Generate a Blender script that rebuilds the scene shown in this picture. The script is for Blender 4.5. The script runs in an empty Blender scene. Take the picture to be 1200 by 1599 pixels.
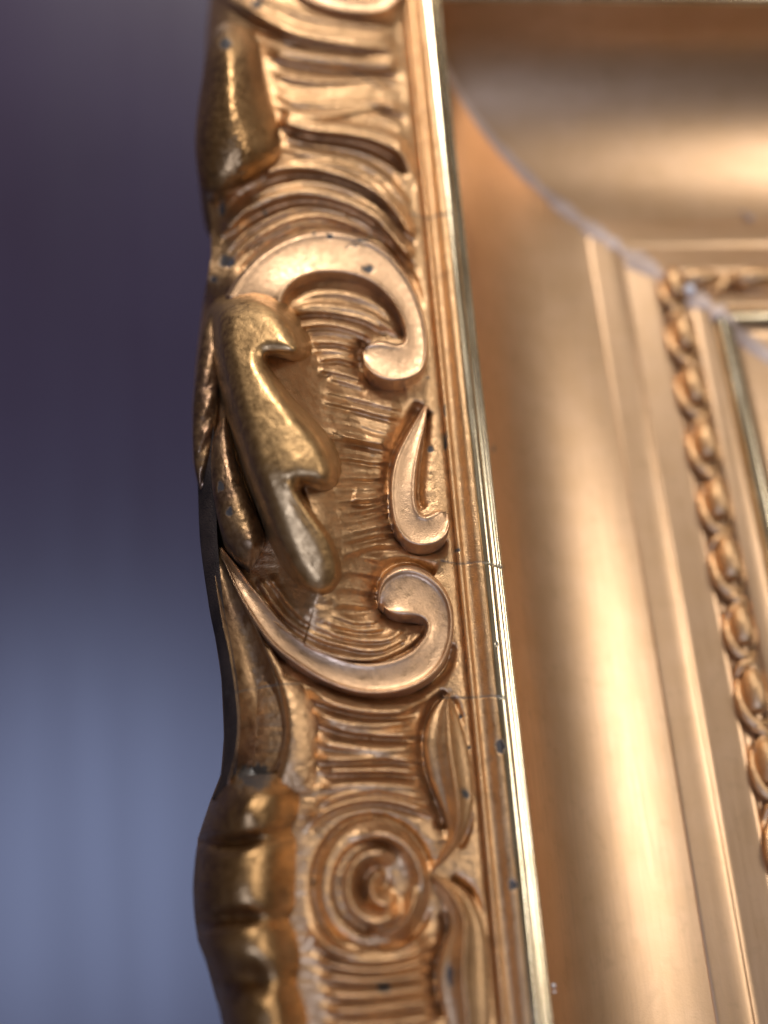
import bpy, math
import numpy as np
from mathutils import Matrix, Vector

rng = np.random.default_rng(7)
S = 0.01                                    # the frame is measured in centimetres

# ------------------------------------------------------------------ camera
FPX, VX, VY, SL, DIST = 1800.0, -270.0, -4000.0, 0.03, 25.0
def _axes():
    X = FPX * FPX / (-VX + VY * SL)
    y = np.array([VX, -VY, -FPX]); y /= np.linalg.norm(y)
    x = np.array([X, SL * X, -FPX]); x -= y * (x @ y); x /= np.linalg.norm(x)
    return np.stack([x, y, np.cross(x, y)])
R = _axes()                                 # rows: frame axes in camera coordinates
CAM = R @ np.array([0, 0, DIST])            # camera position in frame coordinates (cm)

scene = bpy.context.scene
cd = bpy.data.cameras.new("camera")
cam = bpy.data.objects.new("camera", cd)
scene.collection.objects.link(cam)
scene.camera = cam
M = Matrix(R.tolist()).to_4x4()
M.translation = Vector((CAM * S).tolist())
cam.matrix_world = M
cd.sensor_fit = 'HORIZONTAL'
cd.sensor_width = 36.0
cd.lens = FPX / 1200 * 36.0
cd.clip_start = 0.005
cd.clip_end = 20.0
cd.dof.use_dof = True
cd.dof.focus_distance = 0.245
cd.dof.aperture_fstop = 5.6
cd.dof.aperture_blades = 0

# ------------------------------------------------------------------ world, lamps, exposure
w = bpy.data.worlds.new("World")
scene.world = w
w.use_nodes = True
w.node_tree.nodes["Background"].inputs[0].default_value = (1.0, 0.80, 0.62, 1)
w.node_tree.nodes["Background"].inputs[1].default_value = 0.10

def lamp(name, loc, target, size, power, col, size_y=None):
    l = bpy.data.lights.new(name, 'AREA')
    l.energy = power
    l.color = col
    l.size = size * S
    if size_y:
        l.shape = 'RECTANGLE'
        l.size_y = size_y * S
    o = bpy.data.objects.new(name, l)
    scene.collection.objects.link(o)
    o.location = Vector(loc) * S
    o.rotation_euler = (Vector(target) - Vector(loc)).to_track_quat('-Z', 'Y').to_euler()
    return o
lamp("ceiling_lamp", (-6, 64, 46), (0, 2, 0), 18, 4.5, (1.0, 0.94, 0.86))
lamp("overhead_lamp", (52, 12, 58), (4, 0, -3), 40, 2.2, (1.0, 0.93, 0.84), 26)
lamp("wall_sheen_lamp", (-24, -52, 54), (-10, -8, -20), 40, 3.4, (0.50, 0.63, 1.0))  # added lamp, unseen, put in for the blue sheen low on the wall

scene.view_settings.view_transform = 'Standard'
scene.view_settings.look = 'None'
scene.view_settings.gamma = 1.0
scene.view_settings.use_curve_mapping = False
scene.view_settings.exposure = 0.08
scene.cycles.use_denoising = True
scene.cycles.max_bounces = 6
scene.cycles.glossy_bounces = 3

# ------------------------------------------------------------------ measuring helpers
def P(px, py, z):
    """point of the frame (cm) that the photograph shows at pixel px, py and that lies at height z"""
    px, py, z = np.broadcast_arrays(np.asarray(px, float), np.asarray(py, float), np.asarray(z, float))
    c = np.stack([px - 600, -(py - 800), np.full(px.shape, -FPX)], -1)
    r = c @ R.T
    t = (z - CAM[2]) / r[..., 2]
    return CAM + t[..., None] * r

def to_px(p):
    c = (p - CAM) @ R
    return 600 + FPX * c[..., 0] / -c[..., 2], 800 - FPX * c[..., 1] / -c[..., 2]

def cr(pts, n):
    """Catmull-Rom through pts, n samples, even in arc length"""
    p = np.asarray(pts, float)
    if len(p) == 2:
        t = np.linspace(0, 1, n)[:, None]
        return p[0] * (1 - t) + p[1] * t
    e = np.vstack([2 * p[0] - p[1], p, 2 * p[-1] - p[-2]])
    m = max(8, 4 * n // (len(p) - 1))
    out = []
    for i in range(1, len(e) - 2):
        t = np.linspace(0, 1, m, endpoint=False)[:, None]
        a, b, c, d = e[i - 1], e[i], e[i + 1], e[i + 2]
        out.append(.5 * ((2 * b) + (c - a) * t + (2 * a - 5 * b + 4 * c - d) * t ** 2 + (3 * b - a - 3 * c + d) * t ** 3))
    out = np.vstack(out + [p[-1:]])
    s = np.r_[0, np.cumsum(np.linalg.norm(np.diff(out[:, :2], axis=0), axis=1))]
    q = np.linspace(0, s[-1], n)
    return np.stack([np.interp(q, s, out[:, k]) for k in range(out.shape[1])], 1)

def cri(pts, n):
    """Catmull-Rom, even in control-point index (keeps paired outlines in step)"""
    p = np.asarray(pts, float)
    e = np.vstack([2 * p[0] - p[1], p, 2 * p[-1] - p[-2]])
    u = np.linspace(0, len(p) - 1 - 1e-9, n)
    i = u.astype(int)
    t = (u - i)[:, None]
    a, b, c, d = e[i], e[i + 1], e[i + 2], e[i + 3]
    return .5 * ((2 * b) + (c - a) * t + (2 * a - 5 * b + 4 * c - d) * t ** 2 + (3 * b - a - 3 * c + d) * t ** 3)

def soft_interp(x, xs, ys, k=.028):
    """np.interp with its corners rounded off"""
    t = np.linspace(xs[0], xs[-1], 500)
    y = np.interp(t, xs, ys)
    w_ = int(500 * k * 3)
    ker = np.exp(-(np.arange(-w_, w_ + 1) / (500 * k)) ** 2 / 2); ker /= ker.sum()
    p = np.concatenate([2 * y[0] - y[w_:0:-1], y, 2 * y[-1] - y[-2:-w_ - 2:-1]])
    return np.interp(x, t, np.convolve(p, ker, 'valid'))

def zoom(ox, oy, sc, pts):
    return [(ox + x / sc, oy + y / sc) for x, y in pts]
def ZA(*p): return zoom(280, 0, 2.727, p)
def ZB(*p): return zoom(280, 420, 2.609, p)
def ZC(*p): return zoom(280, 820, 2.4, p)
def ZD(*p): return zoom(280, 1180, 2.0, p)

def vnoise(x, y, seed=0):
    """smooth value noise"""
    g = np.random.default_rng(seed).random((64, 64))
    xi, yi = np.floor(x).astype(int), np.floor(y).astype(int)
    fx, fy = x - xi, y - yi
    fx, fy = fx * fx * (3 - 2 * fx), fy * fy * (3 - 2 * fy)
    a = g[yi % 64, xi % 64]; b = g[yi % 64, (xi + 1) % 64]
    c = g[(yi + 1) % 64, xi % 64]; d = g[(yi + 1) % 64, (xi + 1) % 64]
    return (a * (1 - fx) + b * fx) * (1 - fy) + (c * (1 - fx) + d * fx) * fy - .5

# ------------------------------------------------------------------ chips, cracks and a dark patch in the gilding
# x, y (pixel of the photograph), radius x, radius y
CHIPS_PATCH = [(347, 327, 5, 11), (355, 409, 13, 10), (334, 437, 5, 6), (575, 420, 9, 6), (556, 383, 5, 2), (491, 364, 4, 3),
         (516, 369, 5, 5), (673, 702, 5, 5), (727, 1241, 8, 8), (783, 1166, 8, 11), (802, 1383, 7, 10),
         (352, 68, 10, 9), (601, 1545, 13, 6), (703, 1525, 6, 20), (668, 590, 2, 2), (414, 334, 3, 3), (382, 357, 3, 3),
         (358, 800, 7, 7), (695, 640, 2, 9), (697, 690, 2, 12), (566, 375, 12, 3), (715, 860, 4, 3), (401, 6, 9, 7),
         (720, 1120, 3, 4), (733, 1168, 3, 3), (345, 760, 5, 9), (770, 700, 3, 4), (776, 1006, 2, 3), (1050, 1590, 3, 3), (398, 1214, 30, 20)]  # the wide last entry is a dark patch low on the spoon leaf
CRACKS = [[(690, 876), (720, 881), (755, 878), (792, 888)], [(352, 1084), (390, 1078), (432, 1070), (470, 1068)],
          [(692, 1090), (735, 1090), (770, 1088), (790, 1090)], [(642, 333), (668, 341), (690, 335), (706, 336)],
          [(523, 92), (560, 115), (596, 140)], [(540, 388), (550, 380), (558, 373)]]
def wear(p):
    x, y = to_px(p)
    a = np.zeros(x.shape)
    n = vnoise(x / 4.0, y / 4.0, 3) + .6 * vnoise(x / 1.7, y / 1.7, 4)
    for cx, cy, rx, ry in CHIPS_PATCH:
        r = np.sqrt(((x - cx) / rx) ** 2 + ((y - cy) / ry) ** 2)
        a = np.maximum(a, np.clip((1.08 - r + .55 * n) * 4.5, 0, 1))
    for c in CRACKS:
        q = cr(c, 14)
        d = np.full(x.shape, 1e9)
        for i in range(13):
            ab = q[i + 1] - q[i]
            t = np.clip(((x - q[i, 0]) * ab[0] + (y - q[i, 1]) * ab[1]) / (ab @ ab), 0, 1)
            d = np.minimum(d, np.hypot(x - q[i, 0] - t * ab[0], y - q[i, 1] - t * ab[1]))
        a = np.maximum(a, np.clip(1.5 - d / 1.1 + n, 0, 1) * .8)
    return a

# ------------------------------------------------------------------ materials
def material(name, base, rough, base2=None, metal=1.0, grain=0.25, grain_scale=2600, streak=None, rough_var=.1, spec=.5, grime=0.0, n1s=110):
    m = bpy.data.materials.new(name)
    m.use_nodes = True
    nt = m.node_tree
    N, L = nt.nodes, nt.links
    b = N["Principled BSDF"]
    b.inputs["Metallic"].default_value = metal
    b.inputs["Specular IOR Level"].default_value = spec
    tc = N.new("ShaderNodeTexCoord")
    def noise(scale, detail, src=tc.outputs["Object"]):
        n = N.new("ShaderNodeTexNoise")
        n.inputs["Scale"].default_value = scale
        n.inputs["Detail"].default_value = detail
        L.new(src, n.inputs["Vector"])
        return n
    def mix(a, bb, f):
        x = N.new("ShaderNodeMix"); x.data_type = 'RGBA'
        for k, v in ((6, a), (7, bb)):
            if isinstance(v, tuple): x.inputs[k].default_value = (*v, 1)
            else: L.new(v, x.inputs[k])
        L.new(f, x.inputs[0])
        return x.outputs[2]
    def ramp(src, lo, hi):
        r = N.new("ShaderNodeMapRange")
        r.inputs[1].default_value = lo; r.inputs[2].default_value = hi
        L.new(src, r.inputs[0])
        return r.outputs[0]
    n1 = noise(n1s, 5)
    col = mix(base, base2 or tuple(c * .8 for c in base), ramp(n1.outputs[0], .36, .66))
    src = tc.outputs["Object"]
    if streak:
        mp = N.new("ShaderNodeMapping")
        mp.inputs["Scale"].default_value = streak
        L.new(src, mp.inputs["Vector"])
        n3 = noise(900, 3, mp.outputs[0])
    else:
        n3 = noise(650, 4)
    col = mix(col, tuple(c * (.88 if streak else .72) for c in base), ramp(n3.outputs[0], .5, .85))
    if grime:
        n4 = noise(300, 6)
        g = N.new("ShaderNodeMath"); g.operation = 'MULTIPLY'
        L.new(ramp(n4.outputs[0], .56, .74), g.inputs[0]); g.inputs[1].default_value = grime
        col = mix(col, (.05, .03, .018), g.outputs[0])
    at = N.new("ShaderNodeAttribute"); at.attribute_name = "chip"
    col = mix(col, (.050, .044, .043), at.outputs["Fac"])
    L.new(col, b.inputs["Base Color"])
    # metalness drops on bare chips
    mm = N.new("ShaderNodeMath"); mm.operation = 'MULTIPLY_ADD'
    L.new(at.outputs["Fac"], mm.inputs[0]); mm.inputs[1].default_value = -metal * .9; mm.inputs[2].default_value = metal
    L.new(mm.outputs[0], b.inputs["Metallic"])
    rr = N.new("ShaderNodeMapRange")
    rr.inputs[1].default_value = .3; rr.inputs[2].default_value = .7
    rr.inputs[3].default_value = rough - rough_var; rr.inputs[4].default_value = rough + rough_var
    L.new(n3.outputs[0], rr.inputs[0])
    L.new(rr.outputs[0], b.inputs["Roughness"])
    if grain:
        g1 = noise(grain_scale, 2)
        bp = N.new("ShaderNodeBump")
        bp.inputs["Strength"].default_value = grain
        bp.inputs["Distance"].default_value = 0.0004
        L.new(g1.outputs[0], bp.inputs["Height"])
        bp2 = N.new("ShaderNodeBump")
        bp2.inputs["Strength"].default_value = grain * .35
        bp2.inputs["Distance"].default_value = 0.0004
        L.new(n3.outputs[0], bp2.inputs["Height"])
        L.new(bp2.outputs[0], bp.inputs["Normal"])
        L.new(bp.outputs[0], b.inputs["Normal"])
    return m

GILT = material("bronze_gilding", (.64, .41, .225), .43, (.54, .335, .175), grain=.36, grain_scale=3000, grime=.3)
RELIEF = material("scroll_gilding", (.66, .44, .275), .47, (.58, .375, .225), grain=.20, grain_scale=3000, grime=.2)
TONED = material("toned_lobe_gilding", (.54, .345, .165), .44, (.45, .28, .13), grain=.08, grime=.25)
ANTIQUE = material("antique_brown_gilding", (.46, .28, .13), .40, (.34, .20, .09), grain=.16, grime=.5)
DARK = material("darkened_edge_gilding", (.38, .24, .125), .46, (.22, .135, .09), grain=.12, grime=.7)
COVE = material("satin_cove_gilding", (.67, .455, .29), .39, (.63, .42, .255), grain=.05, streak=(1, .06, 1), rough_var=.02, grime=.10)
COVE_T = material("satin_cove_gilding_across", (.67, .455, .29), .39, (.63, .42, .255), grain=.05, streak=(.06, 1, 1), rough_var=.02, grime=.10)
BEAD = material("burnished_bead_gilding", (.82, .72, .54), .23, (.68, .56, .38), grain=.06, streak=(1, .05, 1), rough_var=.06)
SIDE = material("side_shade", (.040, .027, .022), .6, (.016, .011, .010), metal=0, grain=.8, spec=.15)  # shade of the outer side, put into the colour
FILLER = material("joint_filler", (.62, .49, .42), .7, (.40, .29, .23), metal=0, grain=.3)
WHITE = material("plaster_speck", (.80, .80, .84), .6, (.7, .7, .75), metal=0, grain=.2)

# ------------------------------------------------------------------ mesh helpers
def mesh_obj(name, verts, faces, mat, parent=None, smooth=True, chips=True):
    verts = np.asarray(verts, float).reshape(-1, 3)
    wv = wear(verts) if chips else None
    if chips:
        verts = verts - np.stack([0 * wv, 0 * wv, .02 * wv], -1)
    me = bpy.data.meshes.new(name)
    f = np.asarray(faces, np.int32)
    me.vertices.add(len(verts))
    me.vertices.foreach_set("co", (verts * S).ravel())
    k = f.shape[1]
    me.loops.add(f.size)
    me.loops.foreach_set("vertex_index", f.ravel())
    me.polygons.add(len(f))
    me.polygons.foreach_set("loop_start", np.arange(0, f.size, k, dtype=np.int32))
    me.polygons.foreach_set("loop_total", np.full(len(f), k, np.int32))
    me.update(calc_edges=True)
    me.validate()
    if smooth:
        me.polygons.foreach_set("use_smooth", np.ones(len(f), bool))
    if chips:
        a = me.attributes.new("chip", 'FLOAT', 'POINT')
        a.data.foreach_set("value", wv.astype(np.float32))
    me.materials.append(mat)
    o = bpy.data.objects.new(name, me)
    scene.collection.objects.link(o)
    o.parent = parent
    return o

def grid_faces(nr, nc, closed=False):
    i = np.arange(nr - 1)[:, None] * nc
    m = nc if closed else nc - 1
    j = np.arange(m)[None, :]
    j2 = (j + 1) % nc
    return np.stack([i + j, i + j2, i + nc + j2, i + nc + j], -1).reshape(-1, 4)[:, ::-1]

def empty(name, loc=(0, 0, 0)):
    o = bpy.data.objects.new(name, None)
    scene.collection.objects.link(o)
    o.location = Vector(loc) * S
    o.empty_display_size = .02
    return o

frame = empty("picture_frame")
frame["label"] = "ornate gilded picture frame corner with carved scrolls and a deep golden cove"
frame["category"] = "picture frame"

# ------------------------------------------------------------------ the wall the frame leans on
def build_wall():
    n, m = 60, 90
    x = np.linspace(-90, 60, m)[None, :] + np.zeros((n, 1))
    y = np.linspace(-60, 120, n)[:, None] + np.zeros((1, m))
    z = -20 + .37 * y
    k = y < 60
    o = mesh_obj("wall", np.stack([x, y, z], -1), grid_faces(n, m)[:, ::-1], WALL, chips=False)
    o["kind"] = "structure"
    o["label"] = "dark blue purple lacquered wall, out of focus behind the frame"
WALL = material("dark_lacquer", (.046, .032, .068), .33, (.036, .022, .048), metal=0, grain=.0, streak=(.05, .002, .002), rough_var=.02, spec=.8, n1s=6)
build_wall()

# ------------------------------------------------------------------ mouldings of the two rails
X0, Y0 = 2.30, 15.75                          # mitre at the inner edge of the burnished bead
def arc(cx, cz, r, a0, a1, n):
    a = np.radians(np.linspace(a0, a1, n))
    return [(cx + r * math.cos(t), cz + r * math.sin(t)) for t in a]

def rail(name, prof, mat, matt, step=.03, crackrows=False):
    """one moulding of the left rail and its twin on the top rail, cut at the mitre"""
    p = np.asarray(prof, float)
    nr = int(34 / step)
    out = []
    t = np.linspace(0, 1, nr)[:, None]
    ytop = (Y0 - p[:, 0])[None, :]
    y = ytop + (-18.0 - ytop) * t
    x = (X0 + p[:, 0])[None, :] + 0 * y
    z = p[:, 1][None, :] + 0 * y
    f = grid_faces(nr, len(p))
    wob = (.004 if step < .1 else 0) * vnoise(x * 3, y * .8, 11)
    out.append(mesh_obj(name, np.stack([x, y, z + wob], -1), f, mat, frame))
    nr2 = max(30, int(26 / (step * 3)))
    t = np.linspace(0, 1, nr2)[:, None]
    xl = (X0 + p[:, 0])[None, :]
    x = xl + (24.0 - xl) * t
    y = (Y0 - p[:, 0])[None, :] + 0 * x
    z = p[:, 1][None, :] + 0 * x
    out.append(mesh_obj(name, np.stack([x, y, z], -1), grid_faces(nr2, len(p))[:, ::-1], matt, frame))
    return out

# fillet and burnished bead between the carved band and the cove (d is measured from the bead's inner edge)
fil = [(-.80, -.22), (-.785, -.03), (-.75, .03), (-.70, .00), (-.64, -.07), (-.57, -.09), (-.49, -.04), (-.41, .05), (-.34, .09), (-.28, .09)]
rail("hollow_moulding", cr(fil, 22), GILT, GILT)
bead = arc(-.175, .00, .135, 148, 6, 22)
rail("burnished_bead", bead, BEAD, BEAD)
lip = [(-.045, .00), (-.03, -.05), (.00, -.09), (.035, -.075), (.06, -.10), (.085, -.13), (.13, -.12), (.17, -.13), (.20, -.18), (.21, -.30)]
rail("lip_moulding", lip, BEAD, BEAD)
a = np.radians(np.linspace(182, 270, 46))
cv = [(4.62 + 4.42 * math.cos(t), -.95 + 3.43 * math.sin(t)) for t in a]
cv = [(.20, -.28), (.195, -.6)] + cv
rail("cove", cr(cv, 70), COVE, COVE_T, step=.12)
st = [(4.62, -4.38), (4.64, -4.362), (4.68, -4.348), (4.76, -4.342), (4.98, -4.33), (5.2, -4.318), (5.36, -4.318), (5.45, -4.33), (5.50, -4.352)]
rail("step_moulding", cr(st, 30), COVE, COVE_T, step=.12)
fl = [(5.50, -4.352), (5.54, -4.365), (5.66, -4.35), (6.0, -4.305), (6.3, -4.265), (6.40, -4.26), (6.54, -4.32), (7.14, -4.32), (7.30, -4.20), (7.55, -4.15), (7.78, -4.15), (7.83, -4.24)]
rail("ornament_channel", cr(fl, 40), COVE, COVE_T, step=.12)
rail("inner_bead", arc(8.12, -4.28, .27, 175, 5, 18), BEAD, BEAD, step=.12)
sg = [(8.40, -4.30), (8.45, -4.36), (8.7, -4.38), (9.4, -4.36), (9.8, -4.36), (9.9, -4.44), (10.0, -4.7), (10.0, -5.2), (14, -5.25)]
rail("sight_edge", sg, COVE, COVE_T, step=.2)

# filler squeezed out along the mitre
def build_filler():
    d, z = [], []
    path = [(x, y) for x, y in cr(cv, 60)] + [(x, y) for x, y in cr(st, 20)][1:] + [(x, y) for x, y in cr(fl, 26)][1:]
    path += arc(8.12, -4.28, .27, 175, 5, 14) + [(8.45, -4.36), (9.4, -4.36), (9.9, -4.44)]
    q = np.asarray(path)[6:]
    n = len(q)
    tg = np.gradient(q, axis=0); tg /= np.linalg.norm(tg, axis=1)[:, None] + 1e-9
    nrm = np.stack([-tg[:, 1], tg[:, 0]], 1)
    wd = np.interp(q[:, 0], [0, 1.0, 2.0, 3.5, 5, 6.4, 6.9, 7.2, 8.5, 10], [.06, .20, .34, .22, .24, .26, .34, .20, .22, .20])
    wd = wd * (1 + 1.1 * vnoise(np.arange(n) * .55, np.zeros(n), 21))
    V = []
    for k, (o, h) in enumerate(((-1.25, -.06), (-.9, .035), (-.3, .06), (.3, .055), (.9, .03), (1.25, -.06))):
        c = np.stack([X0 + q[:, 0] + o * wd * .707 + nrm[:, 0] * h, Y0 - q[:, 0] + o * wd * .707 - nrm[:, 0] * h, q[:, 1] + nrm[:, 1] * h], -1)
        V.append(c)
    V = np.stack(V, 1)
    mesh_obj("mitre_filler", V, grid_faces(n, 6), FILLER, frame, chips=False)
build_filler()

# ------------------------------------------------------------------ carved band
XL = np.array([(-200, 335), (0, 328), (60, 322), (250, 318), (310, 324), (345, 330), (400, 330), (470, 318), (560, 307), (640, 301), (720, 302),
               (760, 310), (850, 314), (950, 327), (1000, 337), (1060, 346), (1150, 350), (1210, 345), (1250, 329), (1310, 309),
               (1400, 302), (1470, 309), (1500, 321), (1560, 337), (1600, 352), (1700, 358), (1850, 345), (2000, 335), (2150, 350), (2330, 352)], float)
def xl_of(py): return np.interp(py, XL[:, 0], XL[:, 1])
def xr_of(py): return to_px(np.stack([np.full_like(py, X0 - .79), P(700, py, 0)[..., 1], np.zeros_like(py)], -1))[0]

RIDGES = []                                   # (points, height cm, width above px, width below px)
def ridge(pts, h, wu=8, wd=5, taper=.16):
    RIDGES.append((pts, h, wu, wd, taper))
    if h > .045:                              # the crevice under each fold
        RIDGES.append(([(x, y + wd * 1.5) for x, y in pts], -.42 * h, 4.5, 4.5, taper))
def moat(pts, h=.14, w=7): RIDGES.append((pts, -h, w, w, .04))
def between(a, b, n, h, wu=8, wd=5, jit=.7, taper=.16):
    a, b = cr(a, 12), cr(b, 12)
    for k in range(n):
        t = (k + .5) / n
        q = a * (1 - t) + b * t
        q = q + rng.normal(0, jit * .3, q.shape) * [1, .8] + [0, rng.normal(0, jit)]
        ridge(q, h * rng.uniform(.55, 1.25), wu * rng.uniform(.8, 1.2), wd * rng.uniform(.8, 1.2), taper)

# sweeping folds at the top
ridge(ZA((150, -60), (210, 0), (300, 55), (400, 100), (520, 145), (640, 165), (780, 185), (950, 205)), .15, 16, 7)
ridge(ZA((250, -10), (330, 60), (440, 118), (560, 160), (700, 190), (860, 215)), .07, 5, 4)
ridge(ZA((340, 200), (400, 222), (480, 245), (600, 265), (720, 275), (850, 285), (985, 292)), .16, 18, 7)
ridge(ZA((360, 320), (450, 330), (600, 350), (760, 350), (900, 350)), .06, 10, 10)
ridge(ZA((400, 395), (520, 428), (640, 428), (760, 408), (850, 402), (940, 430)), .08, 9, 5)
ridge(ZA((400, 440), (500, 490), (600, 497), (720, 475), (850, 452), (955, 450)), .10, 8, 6)
ridge(ZA((420, 510), (560, 548), (700, 563), (800, 583), (880, 610), (950, 655), (985, 720), (1005, 800)), .23, 17, 7, .07)
ridge(ZA((880, 470), (960, 480), (992, 520), (985, 590)), .10, 8, 5)
ridge(ZA((420, 645), (560, 665), (680, 690), (780, 715), (860, 765), (930, 835), (980, 905)), .10, 7, 6)
ridge(ZA((430, 690), (560, 690), (680, 712), (780, 745), (860, 800), (930, 875)), .06, 5, 4)
ridge(ZA((330, 745), (430, 722), (520, 715), (600, 722), (700, 748), (800, 793), (880, 853), (950, 943), (1015, 1030)), .25, 9, 7, .08)
ridge(ZA((180, 900), (260, 810), (350, 765), (450, 760), (560, 762), (660, 785), (760, 835), (850, 900), (930, 990)), .05, 6, 5)
ridge(ZA((170, 1010), (270, 915), (380, 858), (480, 830), (560, 826), (650, 842), (760, 884), (850, 944), (920, 1024), (1005, 1118)), .22, 10, 7, .07)
ridge(ZA((200, 1010), (300, 930), (400, 880), (520, 855), (640, 870), (760, 920), (860, 1000)), .05, 5, 4)
def zfold(a, b, n, h): between(ZA(*a), ZA(*b), n, h, 5, 3.2, .7, .12)
f1 = [(210, 0), (300, 55), (400, 100), (520, 145), (640, 165), (780, 185), (950, 205)]
f2 = [(340, 200), (400, 222), (480, 245), (600, 265), (720, 275), (850, 285), (985, 292)]
f3 = [(400, 395), (520, 428), (640, 428), (760, 408), (850, 402), (940, 430)]
f5 = [(420, 510), (560, 548), (700, 563), (800, 583), (880, 610), (950, 655), (985, 720)]
f6 = [(420, 660), (560, 680), (680, 700), (780, 728), (860, 780), (930, 855), (985, 930)]
f7 = [(330, 745), (430, 722), (520, 715), (600, 722), (700, 748), (800, 793), (880, 853), (950, 943)]
f8 = [(170, 1010), (270, 915), (380, 858), (480, 830), (560, 826), (650, 842), (760, 884), (850, 944), (920, 1024)]
f9 = [(190, 1180), (280, 1080), (380, 1010), (480, 960), (580, 940), (680, 955), (780, 1000), (860, 1060), (930, 1140)]
zfold([(300, -60), (420, 0), (560, 60), (740, 90), (930, 110)], f1, 3, .10)
zfold(f1, f2, 3, .10)
zfold(f2, f3, 3, .07)
zfold(f3, f5, 3, .08)
zfold(f5, f6, 3, .10)
zfold(f6, f7, 2, .10)
zfold(f7, f8, 3, .11)
zfold(f8, f9, 3, .09)
ridge(ZA((330, 130), (450, 180), (600, 205), (780, 225), (940, 245)), -.05, 10, 10)
ridge(ZA((360, 265), (480, 285), (600, 308), (760, 318), (950, 325)), -.06, 9, 14)
ridge(ZA((460, 575), (600, 590), (740, 605), (840, 635), (920, 690), (965, 770)), -.10, 7, 13, .1)
ridge(ZA((300, 790), (420, 745), (560, 742), (700, 775), (800, 822), (900, 905), (970, 990)), -.07, 6, 9, .1)
ridge(ZA((230, 975), (380, 890), (500, 850), (640, 862), (760, 910), (860, 985), (950, 1085)), -.09, 6, 9, .1)
# shell ribs inside the upper scroll
ridge(ZB((440, 165), (560, 148), (680, 160), (780, 188), (860, 245), (905, 290)), .10, 6, 5)
ridge(ZB((450, 140), (560, 105), (680, 105), (800, 150), (880, 220)), .07, 6, 5)
ridge(ZB((440, 183), (560, 172), (670, 185), (770, 212), (850, 265)), .16, 7, 4)
ridge(ZB((470, 235), (600, 225), (720, 250), (800, 290)), .15, 6, 5)
ridge(ZB((490, 262), (620, 258), (740, 285), (800, 310)), .08, 4, 4)
ridge(ZB((530, 300), (640, 300), (760, 332)), .13, 5, 4)
ridge(ZB((530, 335), (640, 335), (750, 362)), .10, 4, 4)
ridge(ZB((560, 372), (650, 362), (745, 390)), .13, 5, 4)
ridge(ZB((560, 405), (660, 425), (760, 455)), .12, 6, 5)
ridge(ZB((600, 440), (680, 460), (770, 490)), .10, 6, 5)
# ribs between the curled leaf and the S-scroll
ga = ZB((560, 470), (640, 490), (760, 520), (920, 560))
gb = ZB((560, 620), (700, 640), (800, 670), (890, 690))
gc = ZB((600, 830), (700, 830), (780, 835), (860, 830))
gd = ZB((620, 1010), (720, 1005), (800, 985), (870, 960))
ge = ZB((620, 1190), (720, 1165), (820, 1140), (930, 1150))
between(ga, gb, 4, .14, 9, 5.5)
between(gb, gc, 5, .15, 9, 5.5)
between(gc, gd, 4, .17, 10, 6)
between(gd, ge, 4, .16, 9, 6)
ridge(ZB((600, 655), (700, 685), (790, 705), (860, 715)), .16, 7, 4)
ridge(ZB((700, 930), (770, 945), (830, 930)), .15, 8, 6)
gf = ZC((600, 90), (660, 80), (720, 95), (780, 115))
gg = ZC((560, 330), (630, 330), (690, 335), (745, 330))
between(gf, gg, 4, .09, 7, 5)
# concentric ribs inside the lower scroll
ridge(ZC((230, 190), (320, 330), (440, 425), (560, 485), (720, 505), (860, 450), (915, 390)), .16, 7, 4, .05)
ridge(ZC((290, 200), (380, 330), (480, 405), (600, 450), (740, 470), (860, 420)), .16, 6, 4, .05)
ridge(ZC((330, 190), (440, 330), (560, 400), (660, 430), (780, 430), (850, 385)), .13, 6, 4, .05)
ridge(ZC((450, 310), (560, 365), (680, 395), (790, 385)), .12, 6, 4)
ridge(ZC((560, 330), (660, 365), (760, 360)), .10, 6, 4)
# ribs under the lower scroll
ridge(ZC((470, 600), (580, 665), (700, 690), (840, 690), (940, 640)), 0.135, 6.9, 6.2)
ridge(ZC((470, 635), (560, 672), (680, 703), (800, 708), (900, 690)), 0.176, 8.0, 5.0)
ridge(ZC((480, 690), (600, 735), (740, 750), (890, 735)), 0.176, 9.2, 7.5)
ridge(ZC((500, 730), (620, 770), (760, 785), (900, 790)), 0.230, 9.2, 5.0)
ridge(ZC((500, 810), (620, 830), (760, 842), (900, 835)), 0.149, 9.2, 7.5)
ridge(ZC((500, 880), (640, 878), (780, 872), (910, 890)), 0.216, 10.3, 5.0)
ridge(ZC((520, 925), (660, 922), (800, 922), (920, 935)), 0.203, 10.3, 5.0)
ridge(ZD((430, 110), (540, 92), (660, 92), (780, 110)), 0.149, 8.0, 6.2)
ridge(ZD((420, 165), (500, 125), (600, 108), (700, 118), (790, 140)), 0.176, 8.0, 6.2)
ridge(ZD((400, 230), (450, 180), (530, 148), (620, 138), (710, 155), (800, 190)), 0.216, 9.2, 5.0)
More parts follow.
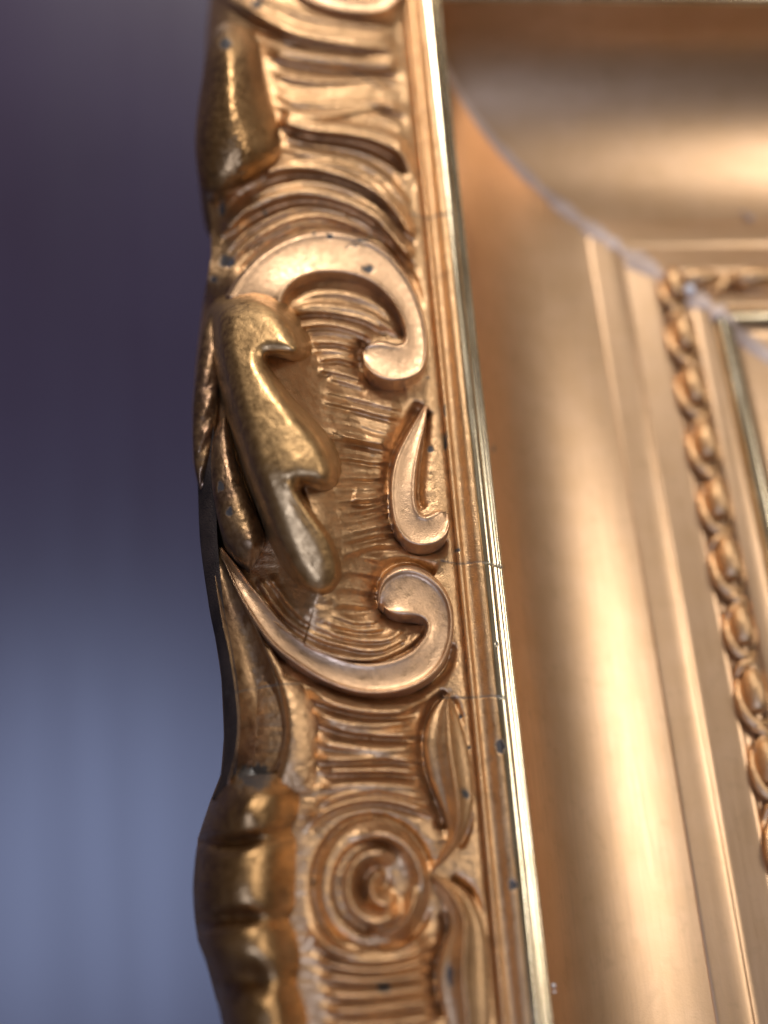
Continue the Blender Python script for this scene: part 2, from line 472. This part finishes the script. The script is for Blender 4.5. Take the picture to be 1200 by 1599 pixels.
# ribs under the rosette
ridge(ZD((400, 520), (450, 585), (540, 618), (640, 618), (730, 590), (790, 550)), 0.162, 9.2, 6.2)
ridge(ZD((410, 580), (500, 628), (600, 642), (700, 628), (800, 592)), 0.216, 9.2, 5.0)
ridge(ZD((420, 640), (540, 668), (660, 668), (800, 635)), 0.189, 10.3, 5.0)
ridge(ZD((430, 690), (560, 705), (680, 700), (800, 680)), 0.189, 10.3, 5.0)
ridge(ZD((440, 745), (560, 752), (690, 740), (810, 722)), 0.162, 10.3, 6.2)
ridge(ZD((450, 800), (580, 798), (700, 782), (820, 770)), 0.189, 10.3, 6.2)
between(ZD((450, 830), (580, 825), (700, 815), (820, 800)), ZD((470, 1060), (600, 1060), (720, 1050), (850, 1040)), 6, .13, 9, 5)
between([(500, 1720), (580, 1725), (660, 1722), (730, 1715)], [(520, 2320), (620, 2325), (720, 2322), (820, 2315)], 26, .15, 11, 6)
# wrinkles on the outer edge
between([(312, 520), (325, 505), (345, 500)], [(306, 660), (320, 630), (345, 625)], 6, .03, 6, 5)

SPINE = [(384, 455), (392, 500), (412, 570), (440, 650), (468, 730), (488, 800), (498, 860), (500, 910), (492, 945)]
def hill(px, py):
    q = cr(SPINE, 30)
    best = np.full(px.shape, 1e9); sg = np.zeros(px.shape); tt = np.zeros(px.shape)
    for i in range(29):
        ab = q[i + 1] - q[i]
        t = np.clip(((px - q[i, 0]) * ab[0] + (py - q[i, 1]) * ab[1]) / (ab @ ab), 0, 1)
        dx, dy = px - q[i, 0] - t * ab[0], py - q[i, 1] - t * ab[1]
        d = np.hypot(dx, dy)
        m = d < best
        best[m] = d[m]; sg[m] = (ab[0] * dy - ab[1] * dx)[m]; tt[m] = ((i + t) / 29)[m]
    wr = np.interp(tt, [0, .15, .5, .8, 1], [40, 84, 112, 110, 80])
    wl = np.interp(tt, [0, .15, .5, .8, 1], [40, 46, 60, 68, 60])
    wv = np.where(sg < 0, wr, wl)
    g = np.clip(1 - best / wv, 0, 1)
    return np.interp(tt, [0, .12, .5, .75, 1], [.5, 1.5, 1.75, 1.5, .7]) * (.4 * g + .6 * g * g * (3 - 2 * g)), np.clip(1.25 - g * 1.75, .10, 1)

moat([(372, 432), (405, 394), (450, 367), (500, 354), (550, 359), (602, 380), (641, 427), (666, 483)], .10, 5)
moat([(634, 600), (606, 604), (580, 596), (564, 576), (560, 552), (572, 534)], .22, 8)
moat([(630, 530), (634, 505), (615, 470), (582, 441), (545, 428), (500, 427), (465, 438), (446, 458)], .20, 7)
moat([(660, 628), (645, 652), (627, 683), (611, 716), (604, 755), (605, 795), (612, 828), (630, 851), (655, 861), (684, 857), (702, 842)], .22, 7)
moat([(668, 640), (662, 690), (656, 735), (654, 780), (662, 798)], .16, 6)
moat(ZC((340, 455), (450, 545), (560, 608), (680, 645), (800, 645), (905, 614), (990, 546), (1034, 440)), .18, 7)
moat(ZC((960, 190), (880, 145), (815, 148), (760, 185), (738, 240), (740, 295), (785, 345), (860, 355), (920, 365)), .22, 8)
moat([(701, 1082), (680, 1098), (665, 1126), (659, 1160), (663, 1202), (675, 1240), (688, 1275), (693, 1300)], .20, 6)
moat([(704, 1088), (716, 1108), (728, 1138), (738, 1175), (743, 1215), (743, 1255), (733, 1296), (715, 1326)], .10, 5)
moat([(694, 1424), (698, 1452), (688, 1484), (680, 1515), (682, 1552), (692, 1592)], .20, 6)
moat([(704, 1372), (734, 1392), (754, 1424), (765, 1465)], .16, 5)
moat([(582 + 93 * math.cos(t), 1384 + 108 * math.sin(t)) for t in np.linspace(.3, 6.1, 20)], .10, 5)
def band_height(px, py):
    xl, xr = xl_of(py), xr_of(py)
    u = (px - xl) / (xr - xl)
    bp = np.clip(np.minimum((py - 255) / 40, (475 - py) / 50), 0, 1)
    u = u + .11 * bp * bp * (3 - 2 * bp) * (1 - u) ** 4
    z = soft_interp(u, [0, .015, .05, .10, .17, .27, .38, .50, .64, .78, .90, .985, 1],
                  [-1.5, -1.1, -.65, -.32, -.02, .22, .34, .32, .22, .12, .05, .02, -.16], .012)
    h = np.zeros(px.shape)
    for pts, amp, wu, wd, taper in RIDGES:
        q = cr(pts, 26)
        lo, hi = q.min(0) - 5 * wu, q.max(0) + 5 * wu
        k = np.where((px > lo[0]) & (px < hi[0]) & (py > lo[1]) & (py < hi[1]))
        x, y = px[k], py[k]
        if not len(x): continue
        best = np.full(x.shape, 1e9); sg = np.zeros(x.shape); tt = np.zeros(x.shape)
        for i in range(len(q) - 1):
            ab = q[i + 1] - q[i]
            L2 = ab @ ab
            t = np.clip(((x - q[i, 0]) * ab[0] + (y - q[i, 1]) * ab[1]) / L2, 0, 1)
            dx, dy = x - q[i, 0] - t * ab[0], y - q[i, 1] - t * ab[1]
            d = np.hypot(dx, dy)
            m = d < best
            best[m] = d[m]
            sg[m] = (ab[0] * dy - ab[1] * dx)[m]
            tt[m] = ((i + t) / (len(q) - 1))[m]
        wv = np.where(sg < 0, wu, wd)
        g = np.exp(-((np.sqrt(best ** 2 + 2.2) - 1.48) / wv * .95) ** 1.3)
        tp = np.clip(np.minimum(tt, 1 - tt) / taper, 0, 1)
        tp = .12 + .88 * tp * tp * (3 - 2 * tp)
        h[k] += 1.55 * amp * g * tp
    fade = np.clip((xr - px - 6) / 26, 0, 1) * np.clip((px - xl) / 25, .15, 1)
    h *= fade * fade * (3 - 2 * fade)
    hl, damp = hill(px, py)
    h *= damp
    h += .02 * vnoise(px / 60, py / 8, 31) * fade + .008 * vnoise(px / 30, py / 4.5, 32) * fade + .012 * vnoise(px / 7, py / 7, 33)
    return z + h + .86 * hl

def build_band():
    py = np.r_[np.arange(-180, 1700, 1.7), np.arange(1700, 2330, 4.5)]
    nc = 300
    u = np.linspace(0, 1, nc)
    xl, xr = xl_of(py), xr_of(py)
    PX = xl[:, None] + (xr - xl)[:, None] * u[None, :]
    PY = py[:, None] + 0 * PX
    Zh = band_height(PX, PY)
    V = P(PX, PY, Zh)
    e = V[:, 0:1]
    sk = [e + np.array([.9, 0, -6.0]), e + np.array([.55, 0, -3.5]), e + np.array([.22, 0, -1.3]), e + np.array([.06, 0, -.45]), e + np.array([0.0, 0, -.12])]
    V = np.concatenate(sk + [V], 1)
    return mesh_obj("carved_band", V, grid_faces(V.shape[0], V.shape[1]), GILT, frame)
build_band()

# the top rail's band, above the picture, plain ribs
def build_top_band():
    n, m = 80, 700
    d = np.linspace(-.79, -5.6, n)[:, None]
    t = np.linspace(0, 1, m)[None, :]
    x = (X0 + d) + (24 - X0 - d) * t
    y = (Y0 - d) + 0 * x
    u = (-.79 - d) / 4.81
    z = np.interp(u, [0, .1, .4, .65, .83, .93, 1], [-.06, .05, .3, .3, -.02, -.6, -1.5]) + .09 * np.sin(x * 9 + 1.5 * np.sin(y * 1.1)) * np.sin(u * 3.14)
    mesh_obj("carved_band", np.stack([x, y, z], -1), grid_faces(n, m), GILT, frame, chips=False)
build_top_band()

# ------------------------------------------------------------------ applied ornaments
def loft(name, L, Rr, z, prof, mat, n=150, m=26, parent=None, drop=.45, thick=None, bump=0.004, seed=1, ends=True):
    """ornament between two outlines L and Rr (pixels), z heights along it (cm), prof(v, s) relief across (cm)"""
    a, b = cri(L, n), cri(Rr, n)
    s = np.linspace(0, 1, n)
    zz = cri([(i, h) for i, h in enumerate(z)], n)[:, 1] if len(z) > 2 else np.interp(s, np.linspace(0, 1, len(z)), z)
    v = np.linspace(0, 1, m)
    px = a[:, 0:1] * (1 - v) + b[:, 0:1] * v
    py = a[:, 1:2] * (1 - v) + b[:, 1:2] * v
    H = zz[:, None] + prof(v[None, :] + 0 * px, s[:, None] + 0 * px)
    H = H + bump * (vnoise(px / 9, py / 9, seed) + .6 * vnoise(px / 3.5, py / 3.5, seed + 1))
    V = P(px, py, H)
    e0, e1 = V[:, :1], V[:, -1:]
    V = np.concatenate([e0 + [0, 0, -drop], e0 + [0, 0, -drop * .35], V, e1 + [0, 0, -drop * .35], e1 + [0, 0, -drop]], 1)
    if ends:
        c0, c1 = V[:1].copy(), V[-1:].copy()
        c0[..., 2] -= drop; c1[..., 2] -= drop
        V = np.concatenate([c0, V, c1], 0)
    return mesh_obj(name, V, grid_faces(V.shape[0], V.shape[1]), mat, parent or frame)

def edge_round(v, r=.12):
    q = np.minimum(v, 1 - v)
    return -np.clip(1 - q / r, 0, 1) ** 2
def prof_scroll(rim0=.05, rim1=.05, dish=.06, rnd=.10, r0=.13, r1=.13):
    """flat ribbon with a small raised rim on either side and a shallow dish between"""
    def f(v, s):
        d = -dish * np.sin(np.pi * v)
        rims = rim0 * np.exp(-((v - .10) / .055) ** 2) + rim1 * np.exp(-((v - .90) / .055) ** 2)
        return d + rims + rnd * edge_round(v, r0)
    return f
def prof_round(h):
    return lambda v, s: h * np.sqrt(np.clip(1 - (2 * v - 1) ** 2, 0, 1))
def prof_roof(h, c=.5, sharp=1.3):
    """dome with a soft ridge at v = c"""
    def f(v, s):
        q = np.where(v < c, v / c, (1 - v) / (1 - c))
        return h * q ** (1 / sharp) * np.clip(np.sin(np.pi * np.clip(s, .0, 1)) ** .5, 0, 1)
    return f

# upper C-scroll: outer outline, inner outline
loft("c_scroll",
     [(352, 462), (372, 432), (405, 398), (450, 372), (500, 360), (550, 365), (598, 386), (636, 430), (660, 485), (669, 540), (662, 578), (640, 594), (612, 598), (586, 590), (570, 572), (567, 552)],
     [(442, 480), (444, 466), (452, 452), (468, 438), (500, 429), (545, 431), (582, 445), (612, 472), (628, 500), (633, 520), (630, 534), (620, 537), (608, 534), (594, 532), (580, 536), (570, 545)],
     [.55, .62, .66, .66, .62, .56, .50, .46, .44, .44, .46, .48, .50, .50, .48, .42],
     prof_scroll(.03, .02, .045, .14, .10), RELIEF, n=220, m=34, drop=.42)
# S-scroll beside the fillet
loft("s_scroll",
     [(664, 632), (650, 655), (632, 685), (616, 718), (609, 755), (610, 795), (617, 825), (632, 846), (655, 855), (680, 852), (697, 840), (703, 822), (700, 805)],
     [(668, 634), (664, 665), (657, 700), (652, 735), (650, 765), (651, 785), (655, 797), (661, 803), (667, 804), (672, 802), (678, 799), (686, 797), (696, 799)],
     [.16, .28, .36, .40, .42, .42, .42, .42, .42, .42, .42, .40, .34],
     prof_scroll(.03, .02, .05, .14, .12), RELIEF, n=180, m=26, drop=.40)
# lower C-scroll
loft("c_scroll",
     ZC((150, 85), (180, 170), (245, 305), (340, 445), (450, 535), (560, 598), (680, 635), (800, 634), (900, 604), (980, 540), (1022, 440), (1028, 330), (1000, 245), (945, 185), (880, 155), (820, 158), (770, 190), (748, 240), (748, 285)),
     ZC((158, 82), (215, 150), (300, 260), (400, 375), (500, 448), (600, 498), (700, 518), (790, 508), (865, 475), (912, 425), (928, 385), (922, 362), (905, 350), (885, 346), (862, 345), (840, 344), (815, 340), (790, 328), (770, 308)),
     [-.25, .12, .32, .42, .46, .46, .44, .42, .42, .42, .42, .42, .44, .46, .48, .48, .46, .42, .36],
     prof_scroll(.075, .015, .06, .12, .08), RELIEF, n=240, m=34, drop=.42)
# the scroll that leaves the picture at the top
loft("c_scroll",
     [(428, -90), (440, -40), (465, -8), (510, 12), (560, 20), (600, 17), (625, -4), (634, -40), (625, -80)],
     [(470, -95), (480, -50), (500, -22), (525, -6), (560, 0), (585, -4), (598, -20), (602, -45), (598, -70)],
     [.5, .52, .5, .5, .48, .46, .44, .42, .40], prof_scroll(.05, .04, .05, .12), RELIEF, n=110, m=24)

# leaves beside the rosette: left outline, right outline
def prof_leaf(h, c=.58):
    def f(v, s):
        env = np.sin(np.pi * np.clip(s * .96 + .02, 0, 1)) ** .6
        crest = .10 * np.exp(-((v - c) / .06) ** 2)
        cup = h * np.sin(np.pi * v) ** .7 - .10 * np.exp(-((v - c * .45) / .16) ** 2) - .07 * np.exp(-((v - (c + 1) / 2) / .13) ** 2)
        return env * (crest + cup)
    return f
loft("leaf",
     [(699, 1084), (682, 1102), (669, 1128), (663, 1160), (668, 1200), (680, 1238), (694, 1272), (700, 1300), (690, 1330), (671, 1361)],
     [(702, 1086), (712, 1110), (724, 1140), (733, 1175), (739, 1210), (740, 1248), (732, 1290), (716, 1322), (694, 1347), (673, 1363)],
     [.06, .10, .13, .15, .16, .16, .16, .15, .14, .12], prof_leaf(.34), GILT, n=150, m=34, drop=.3)
loft("leaf",
     [(671, 1369), (684, 1390), (698, 1420), (702, 1452), (692, 1485), (684, 1515), (686, 1550), (696, 1590), (708, 1640), (712, 1700)],
     [(674, 1366), (704, 1376), (730, 1396), (750, 1428), (760, 1465), (764, 1505), (766, 1548), (766, 1595), (756, 1650), (716, 1704)],
     [.12, .14, .16, .17, .17, .17, .17, .16, .14, .08], prof_leaf(.34, .50), GILT, n=150, m=34, drop=.3)

# rosette: petals spiralling round a curled heart
def build_rosette():
    nr, na = 90, 220
    cx, cy = 582, 1384
    r = np.linspace(0.005, 1, nr)[:, None]
    a = np.linspace(0, 2 * np.pi, na, endpoint=False)[None, :]
    out = 1 + .015 * np.sin(2 * a + .4) + .012 * np.sin(5 * a + 2) + .006 * np.sin(9 * a)
    PX = cx + r * out * (90 * np.cos(a)) + (1 - r) * 6
    PY = cy + r * out * (105 * np.sin(a)) - (1 - r) * 0
    X, Y = (PX - cx) / 90, (PY - cy) / 105
    def ring(ox, oy, rad, win, wout, amp, face, soft):
        """raised petal edge round (ox, oy); highest toward the angle face, gone on the far side"""
        dx, dy = X - ox, Y - oy
        d = np.hypot(dx, dy) - rad
        aa = np.angle(np.exp(1j * (np.arctan2(dy, dx) - face)))
        wgt = np.clip((np.pi * soft - np.abs(aa)) / .7, 0, 1)
        wgt = wgt * wgt * (3 - 2 * wgt)
        return amp * wgt * np.where(d < 0, np.exp(-(d / win) ** 2), np.exp(-(d / wout) ** 2))
    z = .20 - .16 * r ** 3
    z = z + ring(.0, .0, .85, .20, .11, .20, 2.9, 1.4)
    z = z + ring(.10, .0, .78, .12, .07, .26, -.9, .42)
    z = z - ring(.04, .02, .64, .07, .06, .18, 3.0, .82)
    z = z + ring(.07, .01, .53, .20, .055, .48, 3.0, .80)
    z = z + ring(.14, .10, .60, .13, .05, .34, .9, .40)
    z = z - ring(.14, .02, .30, .10, .06, .14, 2.8, .8)
    z = z + ring(.20, .03, .25, .13, .05, .38, 2.6, .72)
    z = z - .12 * np.exp(-(((X - .24) / .10) ** 2 + ((Y + .02) / .12) ** 2))
    for _ in range(2):
        zp = np.pad(z, ((2, 2), (0, 0)), mode='edge')
        z = (zp[:-4] + 2 * zp[1:-3] + 3 * zp[2:-2] + 2 * zp[3:-1] + zp[4:]) / 9
        z = (np.roll(z, 2, 1) + 2 * np.roll(z, 1, 1) + 3 * z + 2 * np.roll(z, -1, 1) + np.roll(z, -2, 1)) / 9
    z[:6] = z[:6] * np.linspace(0, 1, 6)[:, None] + z[6].mean() * np.linspace(1, 0, 6)[:, None]
    z = z + .02 * vnoise(PX / 8, PY / 8, 51)
    V = P(PX, PY, z + .16)
    last = V[-1:].copy(); last[..., 2] -= .5
    V = np.concatenate([V, last], 0)
    f = grid_faces(nr + 1, na, closed=True)
    mesh_obj("rosette", V, f[:, ::-1], GILT, frame)
build_rosette()

# ------------------------------------------------------------------ high relief on the outer edge
def lobe(name, L, Rr, z, h, mat, c=.5, sharp=1.6, n=120, m=40, drop=.8, parent=None, tex=.02, env=.5, seed=61, extra=None):
    def f(v, s):
        q = np.where(v < c, v / c, (1 - v) / (1 - c))
        q = np.sin(q * np.pi / 2) ** (1 / sharp)
        e = np.clip(np.sin(np.pi * np.clip(s * .98 + .01, 0, 1)), 0, 1) ** env
        r = h * q * e
        return r + (extra(v, s) if extra else 0)
    return loft(name, L, Rr, z, f, mat, n=n, m=m, parent=parent, drop=drop, bump=tex, seed=seed)

# leaf tip at the top left, two facets that meet in a rough ridge
lobe("leaf_tip",
     [(356, 34), (336, 46), (323, 74), (317, 116), (309, 170), (305, 222), (308, 264), (316, 298), (330, 312)],
     [(362, 34), (388, 44), (406, 68), (414, 108), (424, 152), (436, 196), (440, 236), (414, 276), (340, 316)],
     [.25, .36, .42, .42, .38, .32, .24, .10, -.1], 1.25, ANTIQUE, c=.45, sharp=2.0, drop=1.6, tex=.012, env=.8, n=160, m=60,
     extra=lambda v, s: .07 * np.exp(-((v - .38 - .34 * (s - .2)) / .13) ** 2) * np.clip(np.sin(np.pi * s), 0, 1) + .025 * (vnoise(v * 34 + 9 * s, s * 52, 91) + vnoise(v * 60, s * 90, 92)) * np.exp(-((v - .38 - .34 * (s - .2)) / .08) ** 2))

# outer side in shade, with the shade put into its near-black colour
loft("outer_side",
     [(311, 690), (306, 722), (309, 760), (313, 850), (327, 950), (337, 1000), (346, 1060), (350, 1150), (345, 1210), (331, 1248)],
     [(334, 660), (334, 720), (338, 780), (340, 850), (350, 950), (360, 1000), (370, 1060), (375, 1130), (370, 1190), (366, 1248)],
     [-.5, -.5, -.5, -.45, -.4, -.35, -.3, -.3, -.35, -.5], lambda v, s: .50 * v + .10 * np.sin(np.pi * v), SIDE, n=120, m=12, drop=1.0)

# ---- curled leaf in the middle: one body with three overhanging tongues
LEAF_OUT = [(343, 506), (346, 486), (362, 474), (388, 468), (412, 472), (436, 488), (456, 514), (469, 544), (458, 554), (436, 553), (414, 554),
            (416, 572), (434, 600), (458, 632), (486, 664), (508, 694), (520, 726), (518, 752), (504, 762), (482, 758), (464, 760),
            (474, 782), (490, 806), (512, 838), (524, 872), (526, 904), (508, 926), (482, 918), (456, 884), (432, 838), (412, 786),
            (392, 728), (374, 668), (358, 606), (346, 550)]
def build_leaf():
    xs, ys = np.arange(318, 660, 1.6), np.arange(428, 1010, 1.6)
    PX, PY = np.meshgrid(xs, ys)
    q = cr(LEAF_OUT + LEAF_OUT[:1], 140)
    best = np.full(PX.shape, 1e9); ins = np.zeros(PX.shape, bool)
    for i in range(len(q) - 1):
        (x0, y0), (x1, y1) = q[i], q[i + 1]
        ab = q[i + 1] - q[i]
        t = np.clip(((PX - x0) * ab[0] + (PY - y0) * ab[1]) / (ab @ ab + 1e-9), 0, 1)
        best = np.minimum(best, np.hypot(PX - x0 - t * ab[0], PY - y0 - t * ab[1]))
        c = (y0 > PY) != (y1 > PY)
        ins ^= c & (PX < (x1 - x0) * (PY - y0) / (y1 - y0 + 1e-12) + x0)
    sp = cr(SPINE, 60)
    right = np.clip((PX - np.interp(PY, sp[:, 1], sp[:, 0])) / 40 + .9, 0, 1)
    xl, xr = xl_of(PY), xr_of(PY)
    u = (PX - xl) / (xr - xl)
    base = soft_interp(u, [0, .05, .10, .17, .27, .38, .50, .64, .78, 1], [-.5, -.32, -.16, -.02, .18, .34, .32, .22, .12, 0])
    H = soft_interp(PY, [440, 480, 540, 640, 740, 800, 860, 920, 980], [1.3, 1.6, 1.85, 2.0, 2.05, 1.7, 1.3, .95, .6])
    W = right * np.interp(PY, [450, 520, 600, 700, 820, 900, 980], [24, 28, 32, 34, 34, 32, 28]) + (1 - right) * 24
    e = np.where(ins, 0, np.clip(best / W, 0, 1))
    cliff = np.clip(best / 9, 0, 1); cliff = cliff * cliff * (3 - 2 * cliff)
    outside = 1 - .28 * cliff - .76 * (1 - (1 - e) ** 1.5)
    d = np.clip(best / 24, 0, 1)
    inside = 1 + .13 * np.sin(d * np.pi / 2)
    f = np.where(ins, inside, outside)
    f = f + .05 * np.exp(-(((PX - 447) * .82 - (PY - 752) * .57) / 6) ** 2) * np.clip((PY - 748) / 14, 0, 1) * np.clip((905 - PY) / 90, 0, 1)
    for ax in (0, 1, 0, 1, 0, 1):              # take the machine edge off
        g = np.pad(f, [(2, 2) if k == ax else (0, 0) for k in (0, 1)], mode='edge')
        m = f.shape[ax]
        f = sum(kw * np.take(g, np.arange(k, k + m), axis=ax) for k, kw in enumerate((.09, .24, .34, .24, .09)))
    z = base + H * f + .014 * vnoise(PX / 16, PY / 16, 81) + .006 * vnoise(PX / 5, PY / 5, 82)
    z = z - (.25 + .6 * (1 - right)) * np.clip((e - .5) / .5, 0, 1) + .06 * vnoise(PX / 40, PY / 9, 83) * np.clip(e * 2 - .4, 0, 1)
    V = P(PX, PY, z)
    fc = grid_faces(*PX.shape)
    ok = (ins | (e < 1)).ravel()
    fc = fc[ok[fc].all(1)]
    used, inv = np.unique(fc, return_inverse=True)
    mesh_obj("curled_leaf", V.reshape(-1, 3)[used], inv.reshape(-1, 4), TONED, frame)
build_leaf()
# ribbed outer strip of that leaf, toward the edge
lobe("edge_leaf",
     [(340, 470), (320, 508), (310, 560), (303, 620), (301, 680), (304, 730), (312, 764)],
     [(352, 462), (350, 500), (346, 550), (342, 600), (338, 650), (330, 710), (318, 766)],
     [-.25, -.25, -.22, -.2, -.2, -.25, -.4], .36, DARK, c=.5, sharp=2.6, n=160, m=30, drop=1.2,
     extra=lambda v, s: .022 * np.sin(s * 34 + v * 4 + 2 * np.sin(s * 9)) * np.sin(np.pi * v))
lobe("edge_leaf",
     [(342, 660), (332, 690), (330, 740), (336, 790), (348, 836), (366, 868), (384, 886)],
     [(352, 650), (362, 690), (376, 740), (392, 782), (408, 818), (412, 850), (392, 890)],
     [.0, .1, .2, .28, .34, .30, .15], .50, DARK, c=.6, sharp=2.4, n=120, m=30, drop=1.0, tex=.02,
     extra=lambda v, s: .16 * np.exp(-((s - .78) / .10) ** 2 - ((v - .6) / .3) ** 2))
# hollow spoon-shaped leaf below it
def prof_spoon(v, s):
    e = np.clip(s * 1.6, 0, 1) * np.clip((1 - s) * 6, 0, 1)
    return -.42 * e * np.sin(np.pi * v) ** 1.1 + .05 * np.exp(-((v - .96) / .05) ** 2)
loft("spoon_leaf",
     [(332, 852), (336, 900), (346, 965), (358, 1020), (367, 1075), (372, 1130), (368, 1175), (358, 1215), (356, 1232)],
     [(338, 850), (356, 890), (386, 950), (412, 1004), (432, 1060), (444, 1110), (446, 1155), (428, 1205), (392, 1238)],
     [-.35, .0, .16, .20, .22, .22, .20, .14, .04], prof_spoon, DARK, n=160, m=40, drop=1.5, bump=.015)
lobe("leaf_rim",
     [(414, 1012), (424, 1036), (434, 1062), (442, 1092), (446, 1124), (446, 1156), (436, 1190)],
     [(424, 1014), (440, 1042), (452, 1070), (460, 1100), (464, 1130), (462, 1160), (442, 1196)],
     [.26, .28, .30, .30, .28, .24, .16], .12, GILT, n=100, m=14, drop=.6)
# knuckled roll at the bottom left: three swellings, each its own part
def prof_roll(v, s):
    y = 1215 + s * 465
    q = soft_interp(v, [0, .05, .12, .22, .34, .46, .56, .66, .78, .9, 1], [-1.1, -.35, .2, .62, .90, 1.02, .98, .76, .36, .0, -.35], .04)
    f = 1 - np.clip((v - .36) / .24, 0, 1)
    f = .30 + .70 * f * f * (3 - 2 * f)
    out = .92 * q * np.clip(s * 9, 0, 1) ** .5
    for yc, w_, dep in ((1326, 11, .55), (1456, 12, .50), (1560, 24, .60), (1282, 34, -.10), (1388, 48, -.16), (1500, 26, -.08)):
        yy = yc + (9 if yc < 1400 else -7) * np.sin(v * 4.5) - 3
        out = out - dep * f * np.exp(-((y - yy) / w_) ** 2)
    return out + .10 * np.exp(-((y - 1290) / 16) ** 2 - ((v - .36) / .10) ** 2) + .08 * np.exp(-((y - 1285) / 14) ** 2 - ((v - .18) / .07) ** 2)
loft("knuckled_roll",
     [(358, 1212), (332, 1248), (311, 1308), (303, 1360), (302, 1410), (309, 1466), (322, 1505), (337, 1556), (348, 1606), (356, 1680)],
     [(470, 1206), (492, 1240), (497, 1290), (497, 1345), (497, 1400), (499, 1455), (502, 1505), (504, 1556), (506, 1610), (508, 1680)],
     [.15, .12, .08, .05, .05, .05, .08, .1, .12, .1], prof_roll, ANTIQUE, n=300, m=90, drop=1.6, bump=.010, seed=71)
# smooth flank between the roll and the ribs, above the knuckles
lobe("flank",
     [(432, 1052), (440, 1090), (446, 1140), (440, 1190), (420, 1235)],
     [(470, 1066), (490, 1095), (498, 1140), (498, 1190), (494, 1240)],
     [.26, .30, .32, .30, .26], .36, GILT, c=.22, n=90, m=26, drop=.6, env=.3)

# ------------------------------------------------------------------ berry-and-leaf ornament in the channel
def ball(name, c, r, mat, parent, n=14, m=20, cut=None):
    th = np.linspace(0.02, np.pi - .02, n)[:, None]
    ph = np.linspace(0, 2 * np.pi, m, endpoint=False)[None, :]
    x = r[0] * np.sin(th) * np.cos(ph); y = r[1] * np.cos(th) + 0 * ph; z = r[2] * np.sin(th) * np.sin(ph)
    if cut: y = np.where(y < -cut * r[1], -cut * r[1] + (y + cut * r[1]) * .25, y)
    V = np.stack([x + c[0], y + c[1], z + c[2]], -1)
    return mesh_obj(name, V, grid_faces(n, m, True)[:, ::-1], mat, parent, chips=False)

def tube(name, pts, rad, mat, parent, n=26, m=10, flat=1.0):
    q = cr(pts, n)
    rr = np.interp(np.linspace(0, 1, n), np.linspace(0, 1, len(rad)), rad)
    tg = np.gradient(q, axis=0); tg /= np.linalg.norm(tg, axis=1)[:, None]
    sd = np.cross(tg, [0, 0, 1.0]); sd /= np.linalg.norm(sd, axis=1)[:, None] + 1e-9
    up = np.cross(sd, tg)
    a = np.linspace(0, 2 * np.pi, m, endpoint=False)
    V = q[:, None] + rr[:, None, None] * (np.cos(a)[None, :, None] * sd[:, None] + flat * np.sin(a)[None, :, None] * up[:, None])
    return mesh_obj(name, V, grid_faces(n, m, True)[:, ::-1], mat, parent, chips=False)

protos = []
for k in range(2):
    pr = empty("berry_ornament"); pr.parent = frame
    ball("berry", (0.0, .28, .16), (.30, .60, .38), GILT, pr, cut=.6)
    tube("husk", [(-.28, .62, .02), (-.36, .25, .10), (-.30, -.15, .14), (-.05, -.38, .16), (.24, -.30, .12)], [.05, .11, .14, .14, .06], GILT, pr)
    tube("husk", [(.26, .66, .02), (.35, .30, .08), (.32, -.05, .10), (.20, -.28, .08)], [.03, .06, .07, .03], GILT, pr)
    if k:
        tube("twist", [(-.22, -.42, .10), (.0, -.52, .20), (.22, -.66, .12), (.05, -.80, .10), (-.2, -.72, .08)], [.06, .12, .10, .09, .04], GILT, pr)
        tube("twist", [(.26, -.46, .06), (.14, -.60, .16), (-.12, -.78, .14), (-.26, -.92, .04)], [.05, .09, .10, .04], GILT, pr)
    else:
        tube("twist", [(.30, -.30, .08), (.12, -.50, .16), (-.18, -.62, .16), (-.32, -.85, .06)], [.05, .10, .10, .04], GILT, pr)
    protos.append(pr)
def copy_tree(o, parent):
    c = o.copy(); scene.collection.objects.link(c); c.parent = parent
    for ch in list(o.children):
        d = ch.copy(); scene.collection.objects.link(d); d.parent = c
    return c
PIT = 1.72
XB = X0 + 6.84
for i in range(17):
    src = protos[i % 2]
    o = src if i < 2 else copy_tree(src, frame)
    o.location = Vector((XB, Y0 - 7.35 - PIT * i, -4.30)) * S
    o.rotation_euler.z = rng.normal(0, .06)
    o.scale = Vector((1.0, 1.14, 1.0)) * rng.uniform(.94, 1.08)
for i in range(9):
    o = copy_tree(protos[(i + 1) % 2], frame)
    o.location = Vector((X0 + 8.0 + PIT * i, Y0 - 6.84, -4.30)) * S
    o.rotation_euler.z = math.pi / 2 + rng.normal(0, .05)
    o.scale = Vector((1.0, 1.14, 1.0)) * rng.uniform(.94, 1.08)

# ------------------------------------------------------------------ specks of plaster
def speck(px, py, z, r, mat=None):
    c = P(px, py, z)
    n, m = 7, 10
    th = np.linspace(.05, np.pi - .05, n)[:, None]; ph = np.linspace(0, 2 * np.pi, m, endpoint=False)[None, :]
    k = 1 + .5 * vnoise(th * 2 + px, ph * 2 + py * .1, int(px) % 50)
    V = np.stack([c[0] + r * k * np.sin(th) * np.cos(ph), c[1] + r * .8 * k * np.cos(th), c[2] + r * .5 * k * np.sin(th) * np.sin(ph)], -1)
    mesh_obj("plaster_speck", V, grid_faces(n, m, True)[:, ::-1], mat or WHITE, frame, chips=False)
speck(1078, 452, -4.0, .17)
speck(1172, 340, -4.30, .13, FILLER)
speck(1162, 332, -4.30, .08, FILLER)
speck(865, 1540, -.9, .045)
speck(866, 1550, -.9, .03)
speck(689, 117, -.28, .03)
speck(1135, 188, -2.9, .05, FILLER)
